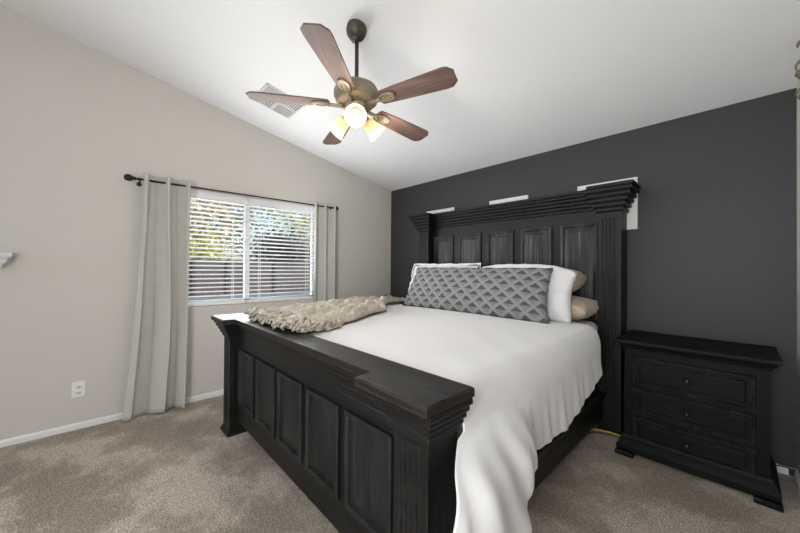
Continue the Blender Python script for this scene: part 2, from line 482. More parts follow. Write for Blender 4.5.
def curtain(y0t, y1t, y0b, y1b, waves, zb, label, amp=.036, phase=0., seedv=0):
    nu, nv = 120, 44
    bm = B(); g = []
    for j in range(nv + 1):
        v = j / nv; z = zb + (RZ + .045 - zb) * v
        row = []
        for i in range(nu + 1):
            u = i / nu
            k = sst(0, .8, 1 - v)
            ya = y0t + (y0b - y0t) * (1 - v) ** 1.6; yb_ = y1t + (y1b - y1t) * (1 - v) ** 1.6
            uu = u + .02 * math.sin(u * 9 + v * 2 + seedv) * k
            if seedv == 1:
                # wide flat sheet to the left, tight folds to the right towards the floor
                uu = uu + k * .16 * math.sin(math.pi * uu)
            y = ya + (yb_ - ya) * uu
            ph = 2 * math.pi * waves * u + phase
            a = amp * (1 - .35 * k * (1 - u if seedv == 1 else .3))
            x = RX - .012 + a * math.sin(ph + .5 * k * math.sin(3 * v + seedv)) + .012 * k * ns3(u * 3, v * 2, seedv)
            y += .026 * math.sin(2 * ph) * (1 - .3 * k)
            x = max(.022, x)
            zz = z + (.012 * math.sin(ph + 1) if j == 0 else 0) * 0
            row.append(bm.verts.new((x, y, zz)))
        g.append(row)
    for j in range(nv):
        for i in range(nu):
            f = bm.faces.new((g[j][i], g[j][i + 1], g[j + 1][i + 1], g[j + 1][i])); f.smooth = True
    o = make('curtain', bm, curtain_grey, None, (RX, (y0t + y1t) / 2, 0))
    s = o.modifiers.new('thickness', 'SOLIDIFY'); s.thickness = .004; s.offset = 0
    return tag(o, label, 'curtain', 'curtains on the rod')
curtain(-2.925, -2.57, -3.05, -2.60, 2.35, .012, 'long oatmeal curtain falling to the carpet left of the window', .060, .2, 1)
curtain(-1.325, -1.0, -1.33, -.985, 2.5, .012, 'oatmeal curtain right of the window, lower part behind the bed', .044, .6, 2)

# ------------------------------------------------------------------ wall outlet, shelf
o = empty('wall_outlet', (0, -3.288, .312), 'white duplex outlet plate on the beige wall left of the curtain', 'outlet')
bm = B(); box(bm, 0, .006, -3.328, -3.248, .25, .374, .003); make('plate', bm, outlet_white, o)
for z in (.289, .335):
    bm = B(); lathe(bm, [(0, .0085), (.0165, .0085), (.0168, .005), (.0168, 0)], Matrix.Translation((.001, -3.288, z)) @ Matrix.Rotation(R(90), 4, 'Y'), 20)
    s = make('socket', bm, outlet_white, o)
    bm = B()
    for dy in (-.006, .006): box(bm, .0092, .0101, -3.288 + dy - .0011, -3.288 + dy + .0011, z - .004, z + .007)
    make('slot', bm, cord_black, s)
bm = B()
sweep(bm, [(0, -3.665), (.10, -3.665), (.10, -4.4)], [(.045, 1.368), (.045, 1.345), (.034, 1.342), (.030, 1.332), (.022, 1.328), (.020, 1.312), (.004, 1.292), (-.006, 1.286), (-.008, 1.270), (-.08, 1.270), (-.08, 1.368)], 1)
box(bm, 0, .145, -4.4, -3.62, 1.3675, 1.3735, .002)
sh = make('wall_shelf', bm, shelf_white, None, (0, -4.0, 1.27))
tag(sh, 'white shelf with moulded edge on the beige wall at left', 'shelf')

# ------------------------------------------------------------------ bed
BX0, BX1 = .79, 2.95            # headboard posts, outer faces
bed = empty('bed', (1.86, -1.25, 0), 'large black distressed wood bed with panelled headboard and footboard', 'bed')
def fluted_post(name, x0, x1, y0, y1, z0, z1, zf0, zf1, nf, parent, mat):
    bm = B()
    m_ = .028
    wfl = (x1 - x0 - 2 * m_) / nf
    def sect(flute):
        pts = [(x0, y1), (x0, y0)]
        if flute:
            for k in range(nf):
                c = x0 + m_ + (k + .5) * wfl; r_ = wfl * .36
                for a in range(7):
                    t = math.pi * a / 6
                    pts.append((c - r_ * math.cos(t), y0 + r_ * .8 * math.sin(t)))
        pts += [(x1, y0), (x1, y1)]
        return pts
    if zf0 > z0: prism(bm, sect(False), 'z', z0, zf0)
    prism(bm, sect(True), 'z', zf0, zf1)
    if z1 > zf1: prism(bm, sect(False), 'z', zf1, z1)
    return make(name, bm, mat, parent)

CORN = [(0, 0)]
for _k in range(5):
    _o, _z = .020 * _k, .040 * _k
    CORN += [(_o + .016, _z + .002), (_o + .020, _z + .008), (_o + .020, _z + .026), (_o + .015, _z + .033), (_o + .010, _z + .036), (_o + .010, _z + .040)]
CORN += [(.10, .20)]
def corn(z0, z1, depth, back=0):
    h = z1 - z0
    return [(o * depth / .10, z0 + z * h / .20) for o, z in CORN] + [(-back, z1), (-back, z0)]

HP = .16
hb = make('headboard', (lambda bm: (box(bm, BX0 + .02, BX1 - .02, -.115, -.05, .25, 1.80, .002), bm)[1])(B()), black_x, bed)
# panels of the headboard
pitch = (2.755 - .95 - .296) / 4
for i in range(5):
    x0 = .955 + i * pitch; x1 = x0 + .296
    bm = B(); rings_y(bm, x0, x1, .86, 1.685, -.115, [(0, 0), (0, .016), (.010, .020), (.022, .016), (.030, .003), (.040, .003), (.066, .010), (.070, .012)])
    make('panel', bm, black_panel, hb)
for x0, x1 in ((BX0, BX0 + HP), (BX1 - HP, BX1)):
    fluted_post('headboard_post', x0, x1, -.23, -.05, 0, 1.745, .30, 1.70, 4, bed, black_z)
bm = B()
sweep(bm, [(BX0 + HP, -.115), (BX1 - HP, -.115)], corn(1.79, 1.936, .085, .06), -1)
for x0, x1 in ((BX0, BX0 + HP), (BX1 - HP, BX1)):
    sweep(bm, [(x0, -.05), (x0, -.23), (x1, -.23), (x1, -.05)], corn(1.75, 1.936, .085, .0), -1)
make('headboard_cornice', bm, black_x, bed)
bm = B()
pts = [(BX0 - .095, -.045), (BX0 - .095, -.325), (BX0 + HP + .06, -.325), (BX0 + HP + .06, -.21), (BX1 - HP - .06, -.21), (BX1 - HP - .06, -.325), (BX1 + .095, -.325), (BX1 + .095, -.045)]
prism(bm, pts, 'z', 1.936, 1.957, bev=.003)
make('headboard_cap', bm, black_x, bed)
# footboard
FX0, FX1 = .765, 2.93; FP = .155
fb = make('footboard', (lambda bm: (box(bm, FX0 + .02, FX1 - .02, -2.39, -2.315, .095, .865, .002), bm)[1])(B()), black_x, bed)
fpitch = (2.71 - .99 - .30) / 4
for i in range(5):
    x0 = .985 + i * fpitch; x1 = x0 + .305
    bm = B(); rings_y(bm, x0, x1, .245, .665, -2.39, [(0, 0), (0, .014), (.008, .020), (.020, .020), (.028, .012), (.031, .0015), (.042, .0015), (.05, .0035)])
    make('panel', bm, foot_panel, fb)
for x0, x1 in ((FX0, FX0 + FP), (FX1 - FP, FX1)):
    p = fluted_post('footboard_post', x0, x1, -2.45, -2.30, 0, .76, .10, .715, 4, bed, black_z)
    bm = B(); sweep(bm, [(x0, -2.30), (x0, -2.45), (x1, -2.45), (x1, -2.30)], [(0, 0), (.018, 0), (.018, .010), (.004, .034), (0, .038)], -1)
    make('plinth', bm, black_x, p)
bm = B()
for x0, x1 in ((FX0, FX0 + FP), (FX1 - FP, FX1)):
    sweep(bm, [(x0, -2.30), (x0, -2.45), (x1, -2.45), (x1, -2.30)], corn(.742, .866, .060, 0), -1)
sweep(bm, [(FX0 + FP, -2.39), (FX1 - FP, -2.39)], [(0, .80), (.006, .80), (.010, .82), (.012, .822), (.020, .842), (.024, .844), (.036, .866), (-.02, .866), (-.02, .80)], -1)
make('footboard_cornice', bm, black_x, bed)
bm = B()
pts = [(FX0 - .065, -2.298), (FX0 - .065, -2.53), (1.03, -2.53), (1.03, -2.447), (2.655, -2.447), (2.655, -2.53), (FX1 + .065, -2.53), (FX1 + .065, -2.298)]
prism(bm, pts, 'z', .866, .90, bev=.004)
make('footboard_cap', bm, cap_wood, bed)
for s, xo in ((1, 2.83), (-1, .89)):
    bm = B(); a, c = sorted((xo, xo - .035 * s)); box(bm, a, c, -2.315, -.115, .10, .28, .003)
    a, c = sorted((xo + .022 * s, xo - .035 * s)); box(bm, a, c, -2.315, -.115, .28, .308, .006)
    a, c = sorted((xo + .010 * s, xo - .02 * s)); box(bm, a, c, -2.315, -.115, .258, .28, .006)
    make('side_rail', bm, black_y, bed)
bm = B(); box(bm, .925, 2.795, -2.31, -.12, .27, .33)
for x in (1.2, 1.86, 2.5): box(bm, x, x + .06, -1.3, -1.24, 0, .27)
make('slat_base', bm, black_y, bed)

bm = B(); box(bm, .93, 2.79, -2.29, -.125, .332, .855, .07, 5)
tag(make('mattress', bm, sheet_white, None, (1.86, -1.2, .332), angle=50), 'deep white mattress on the black bed under the duvet', 'mattress')

# ------------------------------------------------------------------ duvet
HEM = [(-2.32, .03), (-2.25, .06), (-2.15, .13), (-2.07, .20), (-1.99, .27), (-1.945, .34), (-1.91, .41), (-1.885, .465), (-1.86, .478), (-1.78, .468), (-1.55, .455), (-1.37, .44), (-1.2, .476), (-1.0, .525), (-.79, .58), (-.74, .60), (-.69, .66), (-.64, .75), (-.55, .815), (-.30, .84)]
def duvet():
    bm = B(); g = []
    NY = 210
    NL, NT, NC, NR = 10, 54, 10, 34
    for j in range(NY + 1):
        y = -2.292 + (2.292 - .40) * j / NY
        hem = interp(HEM, y)
        foot = sst(-1.80, -2.25, y)
        lobe = sst(-1.74, -1.97, y)
        row = []
        def top(x):
            z = .885 + .012 * math.sin((x - .9) / 1.95 * math.pi) + .004 * ns3(x * 2.1, y * 2.1, 3) + .002 * ns3(x * 5 + y * 3, y * 2.5 - x * 2, 9)
            z -= .02 * sst(-2.05, -2.29, y) + .018 * sst(-.62, -.40, y)
            # shallow creases fanning from the foot corner
            z += .0018 * math.sin((x * 1.0 + y * 1.3) * 17) * sst(2.0, 2.8, x) * (1 - sst(-1.4, -.8, y))
            return z
        xe = 2.86 - .20 * sst(-.72, -.42, y) ** 1.5
        for i in range(NL):                       # left hang
            t = 1 - i / NL
            row.append((.868 - .02 * t + .008 * math.sin(y * 14) * t, y, .86 - .36 * t))
        for i in range(NT + 1):
            x = .875 + (xe - .875) * i / NT
            e = sst(.875, .98, x)
            row.append((x, y, top(x) - .035 * (1 - e)))
        zt = top(xe)
        bul = .92 + .08 * math.sin(y * 3.1)
        amt = sst(-.50, -.78, y)
        xs = xe + (.105 * bul) * (.25 + .75 * amt)
        drop = min(.13, max(.0, (zt - hem) * .5))
        for i in range(1, NC + 1):                # rounded edge
            a = math.pi / 2 * i / NC
            row.append((xe + (xs - xe) * math.sin(a), y, zt - drop * (1 - math.cos(a))))
        z1 = zt - drop
        for i in range(1, NR + 1):                # right hang
            t = i / NR
            z = z1 + (hem - z1) * t
            d = (z1 - z)
            # folds: steeper and deeper at the foot
            f1 = math.sin((y * 1.0 - d * .62) * 27 + 1.2 * ns3(y * 2, z * 2, 1))
            f2 = math.sin((y - d * (.25 + .3 * lobe)) * 64 + 2.0 + 1.5 * ns3(y * 3, z * 2, 8))
            amp = (.004 + .010 * lobe) * sst(0, .35, d + .08)
            x = xs + .010 * d + amp * f1 + (.0026 + .006 * lobe) * f2 * sst(0, .25, d) + .016 * ns3(y * 2.3, z * 2.6, 5) * t
            x += lobe * (.05 * sst(0, .22, d) + .10 * d) + foot * .03 * sst(0, .1, d)
            x -= .02 * (1 - lobe) * sst(.25, .45, d)
            yy = y - foot * (.10 * sst(-.02, .10, d) + .20 * sst(.05, .5, d)) - lobe * .45 * max(0, d - .42)
            x -= .012 * (1 - sst(-2.292, -2.16, y))
            x = max(x, 2.936 if y < -2.0 else min(2.86, xe))
            row.append((x, yy, z))
        g.append([bm.verts.new(p) for p in row])
    n = len(g[0])
    for j in range(NY):
        for i in range(n - 1):
            f = bm.faces.new((g[j][i], g[j][i + 1], g[j + 1][i + 1], g[j + 1][i])); f.smooth = True
    o = make('duvet', bm, duvet_white, None, (1.86, -1.3, .86))
    s = o.modifiers.new('thickness', 'SOLIDIFY'); s.thickness = .005; s.offset = -1
    return tag(o, 'smooth white duvet spread over the bed and hanging down its right side', 'duvet')
duvet()

# ------------------------------------------------------------------ pillows
def pillow(name, w, h, t, mat, M_, label, cat, group=None, flange=0, seed=0, sag=.0, n=44, sq=.5, uvs=False, wr=.010, pinch=.10, droop=0, taper=0):
    """pillow standing in local xz, thickness along local y; base (z=0) at M_ origin"""
    bm = B(); uvl = bm.loops.layers.uv.new('UVMap')
    fr, bk = [], []
    for j in range(n + 1):
        v = -1 + 2 * j / n; ra, rb = [], []
        for i in range(n + 1):
            u = -1 + 2 * i / n
            eu, ev = max(0, 1 - abs(u) ** 3.2), max(0, 1 - abs(v) ** 2.6)
            th = t * .5 * (eu ** sq) * (ev ** sq)
            # pointed corners: sides pull inwards
            x = u * w / 2 * (1 - pinch * .35 * (1 - v * v) * abs(u) ** 3)
            z = v * h / 2 * (1 - pinch * (1 - u * u) * .25 * abs(v) ** 3)
            x *= 1 - taper * (v + 1) / 2
            z -= droop * max(0, v) * abs(u) ** 3.2
            z += -sag * h * (1 - u * u) * (v + 1) * .25
            k = wr * (ns3(u * 2.5 + seed, v * 2.5, seed) + .5 * ns3(u * 6 + seed, v * 5, seed + 3)) * min(1, (eu * ev) * 4)
            ed = (1 - min(1, eu * ev * 3)) * .006 * math.sin(u * 23 + v * 17 + seed)
            ra.append(bm.verts.new((x, -th - k + ed, z + h / 2))); 
            if i in (0, n) or j in (0, n): rb.append(ra[-1])
            else: rb.append(bm.verts.new((x, th - k * .5 + ed, z + h / 2)))
        fr.append(ra); bk.append(rb)
    for grid, flip in ((fr, False), (bk, True)):
        for j in range(n):
            for i in range(n):
                q = [grid[j][i], grid[j][i + 1], grid[j + 1][i + 1], grid[j + 1][i]]
                if flip: q.reverse()
                f = bm.faces.new(q); f.smooth = True
                for lp in f.loops:
                    jj = j if lp.vert in (grid[j][i], grid[j][i + 1]) else j + 1
                    ii = i if lp.vert in (grid[j][i], grid[j + 1][i]) else i + 1
                    lp[uvl].uv = ((ii / n - .5) * w, (jj / n) * h)
    if flange:
        per = [fr[0][i] for i in range(n)] + [fr[j][n] for j in range(n)] + [fr[n][i] for i in range(n, 0, -1)] + [fr[j][0] for j in range(n, 0, -1)]
        cz = h / 2; out = []
        for q, vv in enumerate(per):
            d = Vector((vv.co.x / (w / 2), 0, (vv.co.z - cz) / (h / 2)))
            mx_ = max(abs(d.x), abs(d.z)); dd = Vector((1 if d.x > mx_ * .93 else -1 if d.x < -mx_ * .93 else 0, 0, 1 if d.z > mx_ * .93 else -1 if d.z < -mx_ * .93 else 0))
            out.append(bm.verts.new(vv.co + dd * flange + Vector((0, .006 * math.sin(q * .38 + seed), .002 * math.sin(q * .6)))))
        for q in range(len(per)):
            a = (q + 1) % len(per)
            bm.faces.new((per[q], per[a], out[a], out[q])).smooth = True
    bmesh.ops.recalc_face_normals(bm, faces=bm.faces)
    o = make(name, bm, mat, None, None, local=True)
    o.matrix_world = M_
    return tag(o, label, cat, group)
def lean(x, y, z, tilt, yaw=0, roll=0):
    return Matrix.Translation((x, y, z)) @ Matrix.Rotation(R(yaw), 4, 'Z') @ Matrix.Rotation(R(-tilt), 4, 'X') @ Matrix.Rotation(R(roll), 4, 'Y')
pillow('bed_pillow', .80, .44, .20, tan, Matrix.Translation((2.405, -.575, .965)) @ Matrix.Rotation(R(-88), 4, 'X'), 'lower of the two tan pillows at the right end by the nightstand', 'pillow', 'tan pillows', seed=2, sq=.36, pinch=.05)
pillow('bed_pillow', .74, .38, .22, tan, Matrix.Translation((2.34, -.505, 1.165)) @ Matrix.Rotation(R(-84), 4, 'X') @ Matrix.Rotation(R(-4), 4, 'Y'), 'upper tan pillow lying on another tan pillow behind the white sham', 'pillow', 'tan pillows', seed=5, sq=.36, pinch=.05)
pillow('pillow_sham', .90, .45, .15, sham_white, lean(1.31, -.50, .885, 16), 'white pillow sham behind the left half of the grey pillow', 'pillow', 'white pillow shams', flange=.03, seed=8)
pillow('pillow_sham', .94, .475, .16, sham_white, lean(2.265, -.645, .885, 18, 0, 0), 'white pillow sham showing past the right end of the grey pillow', 'pillow', 'white pillow shams', seed=11, sq=.42, pinch=.16, droop=.085, wr=.02)
pillow('lumbar_pillow', 1.54, .45, .165, lumbar_mat, lean(1.868, -.815, .89, 25), 'long grey lumbar pillow with a diamond triangle weave', 'pillow', seed=14, n=80, wr=.018, pinch=.12, taper=.055)

# ------------------------------------------------------------------ knitted throw
def throw():
    ns_, nv = 190, 150
    RE = [(-2.4, 1.80), (-2.2, 1.81), (-2.0, 1.79), (-1.7, 1.62), (-1.5, 1.51), (-1.32, 1.43), (-1.22, 1.32), (-1.1, 1.14), (-.95, 1.02), (-.8, .97), (-.42, .94)]
    bm = B(); g = []
    for i in range(ns_ + 1):
        s = i / ns_; row = []
        for j in range(nv + 1):
            v = j / nv
            y0 = -2.355 - .015 * math.sin(v * 17)
            y = y0 + (-.60 - y0) * s
            xr = interp(RE, y) + .012 * math.sin(s * 26); xl = .83 + .24 * math.exp(-s * 8) - .02 * math.sin(s * 9)
            x = xl + (xr - xl) * v
            # rope-like folds running from the foot to the head
            ph = v * (3.3 + .5 * math.sin(s * 4)) + .10 * math.sin(s * 7) + .18 * ns3(s * 4, v * 2, 2)
            fold = abs(math.cos(math.pi * ph))
            deep = .40 + .60 * sst(.0, .30, s)
            h = .012 + .058 * deep * fold ** .7 + .010 * ns3(s * 6, v * 5, 7) + .012 * math.exp(-((s - .62) / .18) ** 2) * (1 - v) + .03 * math.exp(-((v - .93) / .06) ** 2) * sst(.05, .3, s)
            nz1 = ns3(s * 8 + 3, v * 4.5, 21); nz2 = ns3(s * 15, v * 8 + 2, 31)
            h -= .024 * max(0, 1 - abs(nz1) * 4) ** 1.5 * deep + .012 * max(0, 1 - abs(nz2) * 4)
            h *= 1 - .55 * sst(.74, .95, s)
            h += .012 + .008 * ns3(s * 46, v * 22, 4) + .006 * ns3(s * 95, v * 48, 14)
            e = max(0, min(1, v * 14, (1 - v) * 22, s * 40 + .3, (1 - s) * 22)) ** .5
            z = .908 + max(.004, h) * (.15 + .85 * e)
            if x < .87: z -= (.87 - x) * 1.4
            row.append(bm.verts.new((x, y, z)))
        g.append(row)
    for i in range(ns_):
        for j in range(nv):
            bm.faces.new((g[i][j], g[i + 1][j], g[i + 1][j + 1], g[i][j + 1])).smooth = True
    edge0 = [v.co.copy() for v in g[0]]; edgeR = [g[i][-1].co.copy() for i in range(0, 26)]
    t = empty('throw_blanket', (1.2, -1.4, .9), 'rumpled beige knitted throw with fringe across the bed corner', 'throw blanket')
    o = make('knit_body', bm, knit, t)
    sm = o.modifiers.new('thickness', 'SOLIDIFY'); sm.thickness = .012; sm.offset = -1
    bm = B()
    for k in range(520):
        if k < 430: p = edge0[random.randrange(len(edge0))]; out = Vector((random.uniform(-.5, .5), -1, 0))
        else: p = edgeR[random.randrange(len(edgeR))]; out = Vector((1, -.5, 0))
        p = p + Vector((random.uniform(-.01, .01), random.uniform(-.01, .11), random.uniform(0, .045)))
        Ln = random.uniform(.015, .04); pts = []; sw = random.uniform(-2, 2)
        for q in range(6):
            f = q / 5
            pts.append((p.x + out.x * Ln * f + .014 * math.sin(sw + 5 * f), p.y + out.y * Ln * f + .010 * math.cos(sw + 6 * f), max(.911, p.z + .018 * math.sin(3 * f) - .028 * f)))
        tube(bm, pts, .008, 6, radii=[.007, .009, .0085, .0095, .009, .006])
    make('fringe', bm, knit, t)
throw()

# ------------------------------------------------------------------ nightstands
def nightstand(x0, x1, label):
    xm = (x0 + x1) / 2
    r = empty('nightstand', (xm, -.25, 0), label, 'nightstand', 'black nightstands')
    bx0, bx1 = x0 + .037, x1 - .043
    bm = B(); box(bm, bx0, bx1, -.45, -.03, .06, .745, .003)
    make('body', bm, ns_z, r)
    bm = B(); box(bm, x0 - .012, x1, -.53, -.02, .775, .798, .005)
    sweep(bm, [(bx0, -.02), (bx0, -.45), (bx1, -.45), (bx1, -.02)], [(0, .725), (.010, .728), (.013, .742), (.024, .750), (.03, .764), (.034, .776), (0, .776)], -1)
    make('top', bm, ns_x, r)
    bm = B()
    sweep(bm, [(bx0, -.02), (bx0, -.45), (bx1, -.45), (bx1, -.02)], [(0, .016), (.036, .016), (.040, .022), (.040, .056), (.028, .074), (.026, .090), (.012, .106), (.008, .122), (0, .125)], -1)
    make('base_moulding', bm, ns_x, r)
    fw = .105
    for fx0, fx1 in ((x0, x0 + fw), (x1 - fw, x1)):
        for fy0, fy1 in ((-.53, -.43), (-.12, -.03)):
            bm = B(); 
            lo = [(fx0, fy0), (fx1, fy0), (fx1, fy1), (fx0, fy1)]
            box(bm, fx0 - .003, fx1, fy0 - .004, fy1, 0, .024, .004); box(bm, fx0 + .002, fx1 - .006, fy0 + .001, fy1 - .002, .022, .030, .002)
            make('foot', bm, ns_x, r)
    dx0, dx1 = bx0 + .05, bx1 - .055
    for z0, z1 in ((.482, .683), (.286, .462), (.092, .262)):
        bm = B(); rings_y(bm, dx0, dx1, z0, z1, -.45, [(0, 0), (0, .006), (.004, .011), (.012, .011), (.015, .002), (.036, .002), (.042, .010), (.046, .011)])
        d = make('drawer', bm, ns_x, r)
        bm = B(); lathe(bm, [(.010, 0), (.007, .006), (.006, .012), (.012, .018), (.0165, .024), (.016, .030), (.010, .034), (0, .035)], Matrix.Translation((xm - .008, -.462, (z0 + z1) / 2)) @ Matrix.Rotation(R(90), 4, 'X'), 18)
        make('knob', bm, iron, d)
    return r
nightstand(2.982, 3.745, 'black three drawer nightstand with worn edges right of the bed')
nightstand(.06, .66, 'black nightstand left of the bed, behind it by the window wall corner')
c = empty('alarm_clock', (.305, -.30, .798), 'small dark box clock beyond the bed in the wall corner', 'clock')
bm = B(); box(bm, .25, .37, -.33, -.25, .798, .925, .008); make('case', bm, cord_black, c)
bm = B(); box(bm, .268, .352, -.336, -.329, .82, .905, .003); make('face', bm, clock_face, c)

# ------------------------------------------------------------------ canvases behind the headboard
for x0, x1, lb in ((.73, 1.18, 'leftmost of the three white wall panels hung behind the headboard'), (1.67, 2.11, 'middle white wall panel peeking above the headboard'), (2.57, 3.016, 'white wall panel behind the right headboard post, its side showing')):
    r = empty('wall_panel', ((x0 + x1) / 2, 0, 1.83), lb, 'wall decor', 'white panels behind the headboard')
    bm = B()
    for a, c_, z0, z1 in ((x0, x1, 2.018, 2.04), (x0, x1, 1.618, 1.640), (x0, x0 + .02, 1.64, 2.018), (x1 - .02, x1, 1.64, 2.018)):
        box(bm, a, c_, -.026, -.001, z0, z1, .002)
    make('frame', bm, canvas_white, r)
    bm = B(); box(bm, x0 + .018, x1 - .018, -.0225, -.003, 1.638, 2.02)
    for k in range(4):
        z0 = 1.70 + k * .085
        box(bm, x0 + .02, x1 - .02, -.0245, -.02, z0, z0 + .006, .001)
    make('face', bm, canvas_white, r)

# ------------------------------------------------------------------ cables
bm = B(); tube(bm, [(2.70, -.40, .008), (2.76, -.31, .008), (2.82, -.262, .008), (2.88, -.25, .008), (2.95, -.246, .008), (3.05, -.23, .008), (3.2, -.15, .008)], .006, 8)
tag(make('extension_cord', bm, cord_yellow, None, (2.9, -.25, 0)), 'yellow cord on the carpet between bed and nightstand', 'cord')
bm = B(); tube(bm, [(2.72, -.44, .006), (2.80, -.33, .006), (2.90, -.285, .006), (3.0, -.275, .006), (3.1, -.25, .006)], .0035, 8)
tag(make('power_cord', bm, cord_black, None, (2.9, -.3, 0)), 'thin dark cord beside the yellow cord on the carpet', 'cord')
pc = empty('power_cord', (3.78, -.03, 0), 'black cord along the baseboard right of the nightstand', 'cord')
bm = B(); tube(bm, [(3.66, -.025, .06), (3.72, -.024, .035), (3.76, -.026, .05), (3.80, -.028, .052), (3.815, -.03, .03)], .004, 8); make('cable', bm, cord_black, pc)
bm = B(); box(bm, 3.795, 3.822, -.045, -.016, .012, .05, .004); make('plug', bm, cord_black, pc)

# ------------------------------------------------------------------ ceiling fan
FC = Vector((1.913, -2.006, 0)); DZ = .016
cz = ceil_z(FC.y)
fan = empty('ceiling_fan', (FC.x, FC.y, cz), 'bronze ceiling fan with five walnut blades and three lit shades', 'ceiling fan')
T = lambda z: Matrix.Translation((FC.x, FC.y, z + DZ))
tilt = Matrix.Rotation(-math.atan(SL), 4, 'X')
bm = B(); lathe(bm, [(0, .004), (.060, .004), (.064, -.010), (.064, -.034), (.056, -.058), (.040, -.076), (.026, -.084), (.022, -.086), (.022, -.098), (0, -.098)], Matrix.Translation((FC.x, FC.y, cz)) @ tilt, 32); make('canopy', bm, bronze, fan)
bm = B(); lathe(bm, [(0, cz - .06), (.0125, cz - .06), (.0125, 2.44), (.020, 2.438), (.022, 2.42), (0, 2.42)], T(0), 18); make('downrod', bm, bronze, fan)
bm = B(); lathe(bm, [(0, 2.432), (.030, 2.430), (.060, 2.426), (.100, 2.418), (.128, 2.408), (.134, 2.398), (.130, 2.390), (.136, 2.386), (.139, 2.352), (.134, 2.340), (.130, 2.322), (.112, 2.306), (.085, 2.298), (.070, 2.296), (0, 2.296)], T(0), 40)
for k in range(40):
    a = 2 * math.pi * k / 40
    tube(bm, [(FC.x + .138 * math.cos(a), FC.y + .138 * math.sin(a), 2.354 + DZ), (FC.x + .136 * math.cos(a), FC.y + .136 * math.sin(a), 2.385 + DZ)], .005, 6)
make('motor_housing', bm, gold, fan)
bm = B(); lathe(bm, [(0, 2.312), (.068, 2.310), (.075, 2.295), (.070, 2.280), (.056, 2.268), (.058, 2.255), (.068, 2.245), (.066, 2.225), (.048, 2.205), (.026, 2.19), (.012, 2.184), (.010, 2.17), (0, 2.166)], T(0), 32)
make('light_kit', bm, gold, fan)
for k in range(5):
    a = R(-52.8 + 72 * k)
    Mb = Matrix.Translation((FC.x, FC.y, 2.302 + DZ)) @ Matrix.Rotation(a, 4, 'Z') @ Matrix.Rotation(R(-11), 4, 'X')
    bm = B()
    out = [(.175, -.052), (.30, -.060), (.59, -.074), (.62, -.072), (.652, -.040), (.652, .040), (.62, .072), (.59, .074), (.30, .060), (.175, .052), (.165, .03), (.165, -.03)]
    prism(bm, out, 'z', -.004, .004, bev=.002)
    # local mesh so that the grain runs along each blade
    bl = make('blade', bm, blade_wood, fan, local=True)
    bl.matrix_local = Matrix.Translation((0, 0, 2.302 + DZ - cz)) @ Matrix.Rotation(R(2.4), 4, Vector((-.0266, -.0325, 0))) @ Matrix.Rotation(a, 4, 'Z') @ Matrix.Rotation(R(-11), 4, 'X')
    bm = B()
    # cast iron holder: arm, then an open oval plate under the blade
    tube(bm, [(.075, 0, -.004), (.11, 0, -.012), (.15, 0, -.012), (.175, 0, -.010)], .011, 10, radii=[.016, .012, .011, .014])
    ov = [(.222 + .050 * math.cos(2 * math.pi * q / 24), .028 * math.sin(2 * math.pi * q / 24), -.0085) for q in range(25)]
    tube(bm, ov, .0075, 8)
    lathe(bm, [(0, -.010), (.014, -.009), (.016, -.004)], Matrix.Translation((.20, 0, -.001)), 14)
    lathe(bm, [(0, -.010), (.014, -.009), (.016, -.004)], Matrix.Translation((.25, 0, -.001)), 14)
    prism(bm, [(.222 + .048 * math.cos(2 * math.pi * q / 24), .026 * math.sin(2 * math.pi * q / 24)) for q in range(24)], 'z', -.0095, -.004)
    bi = make('blade_iron', bm, gold, bl, local=True)
for k in range(3):
    a = R(-37 + 120 * k)
    d = Vector((math.cos(a), math.sin(a), 0))
    ax = (d * .80 + Vector((0, 0, -.60))).normalized()
    p0 = Vector((FC.x, FC.y, 2.232 + DZ)) + d * .062
    Ms = Matrix.Translation(p0) @ ax.to_track_quat('Z', 'Y').to_matrix().to_4x4()
    bm = B(); lathe(bm, [(0, -.015), (.018, -.015), (.022, 0), (.024, .02), (.020, .026), (0, .026)], Ms, 18); make('lamp_holder', bm, gold, fan)
    bm = B(); lathe(bm, [(.022, .016), (.036, .022), (.043, .040), (.045, .065), (.049, .090), (.060, .118), (.066, .128), (.063, .128), (.057, .117), (.046, .090), (.042, .065), (.040, .042), (.033, .026), (.022, .020)], Ms, 28)
    s = make('lamp_shade', bm, shade_mat, fan)
    bm = B(); lathe(bm, [(0, .026), (.014, .028), (.015, .045), (.026, .066), (.030, .084), (.026, .100), (.014, .110), (0, .113)], Ms, 18); make('bulb', bm, bulb_mat, s)
    lp = p0 + ax * .142
    light('POINT', 'fan_bulb_light', lp, 6.4, (1, .92, .82), shadow_soft_size=.035)

# ------------------------------------------------------------------ ceiling vent
vx, vy = .665, -1.99
vent = empty('ceiling_vent', (vx, vy, ceil_z(vy)), 'square white ceiling air vent behind the fan blade', 'air vent', rot=(-math.atan(SL), 0, 0))
def vmake(name, bm, mat): return make(name, bm, mat, vent, local=True)
bm = B(); s_ = .178
for a, c_, e, f in ((-s_, s_, -s_, -s_ + .018), (-s_, s_, s_ - .018, s_), (-s_, -s_ + .018, -s_, s_), (s_ - .018, s_, -s_, s_), (-.012, .012, -s_, s_), (-s_, s_, -.012, .012)):
    box(bm, a, c_, e, f, -.010, -.001, .002)
vmake('frame', bm, louver_grey)
for qx, qy, vert in ((-1, -1, 0), (1, -1, 1), (1, 1, 0), (-1, 1, 1)):
    bm = B(); lo, hi = .014, s_ - .020
    for k in range(7):
        t0 = lo + (hi - lo) * k / 7; t1 = t0 + (hi - lo) / 7 * .45
        a = sorted((qx * lo, qx * hi)); c_ = sorted((qy * t0, qy * t1))
        if vert: a, c_ = sorted((qx * t0, qx * t1)), sorted((qy * lo, qy * hi))
        box(bm, a[0], a[1], c_[0], c_[1], -.008, -.003)
    vmake('louver', bm, louver_grey)
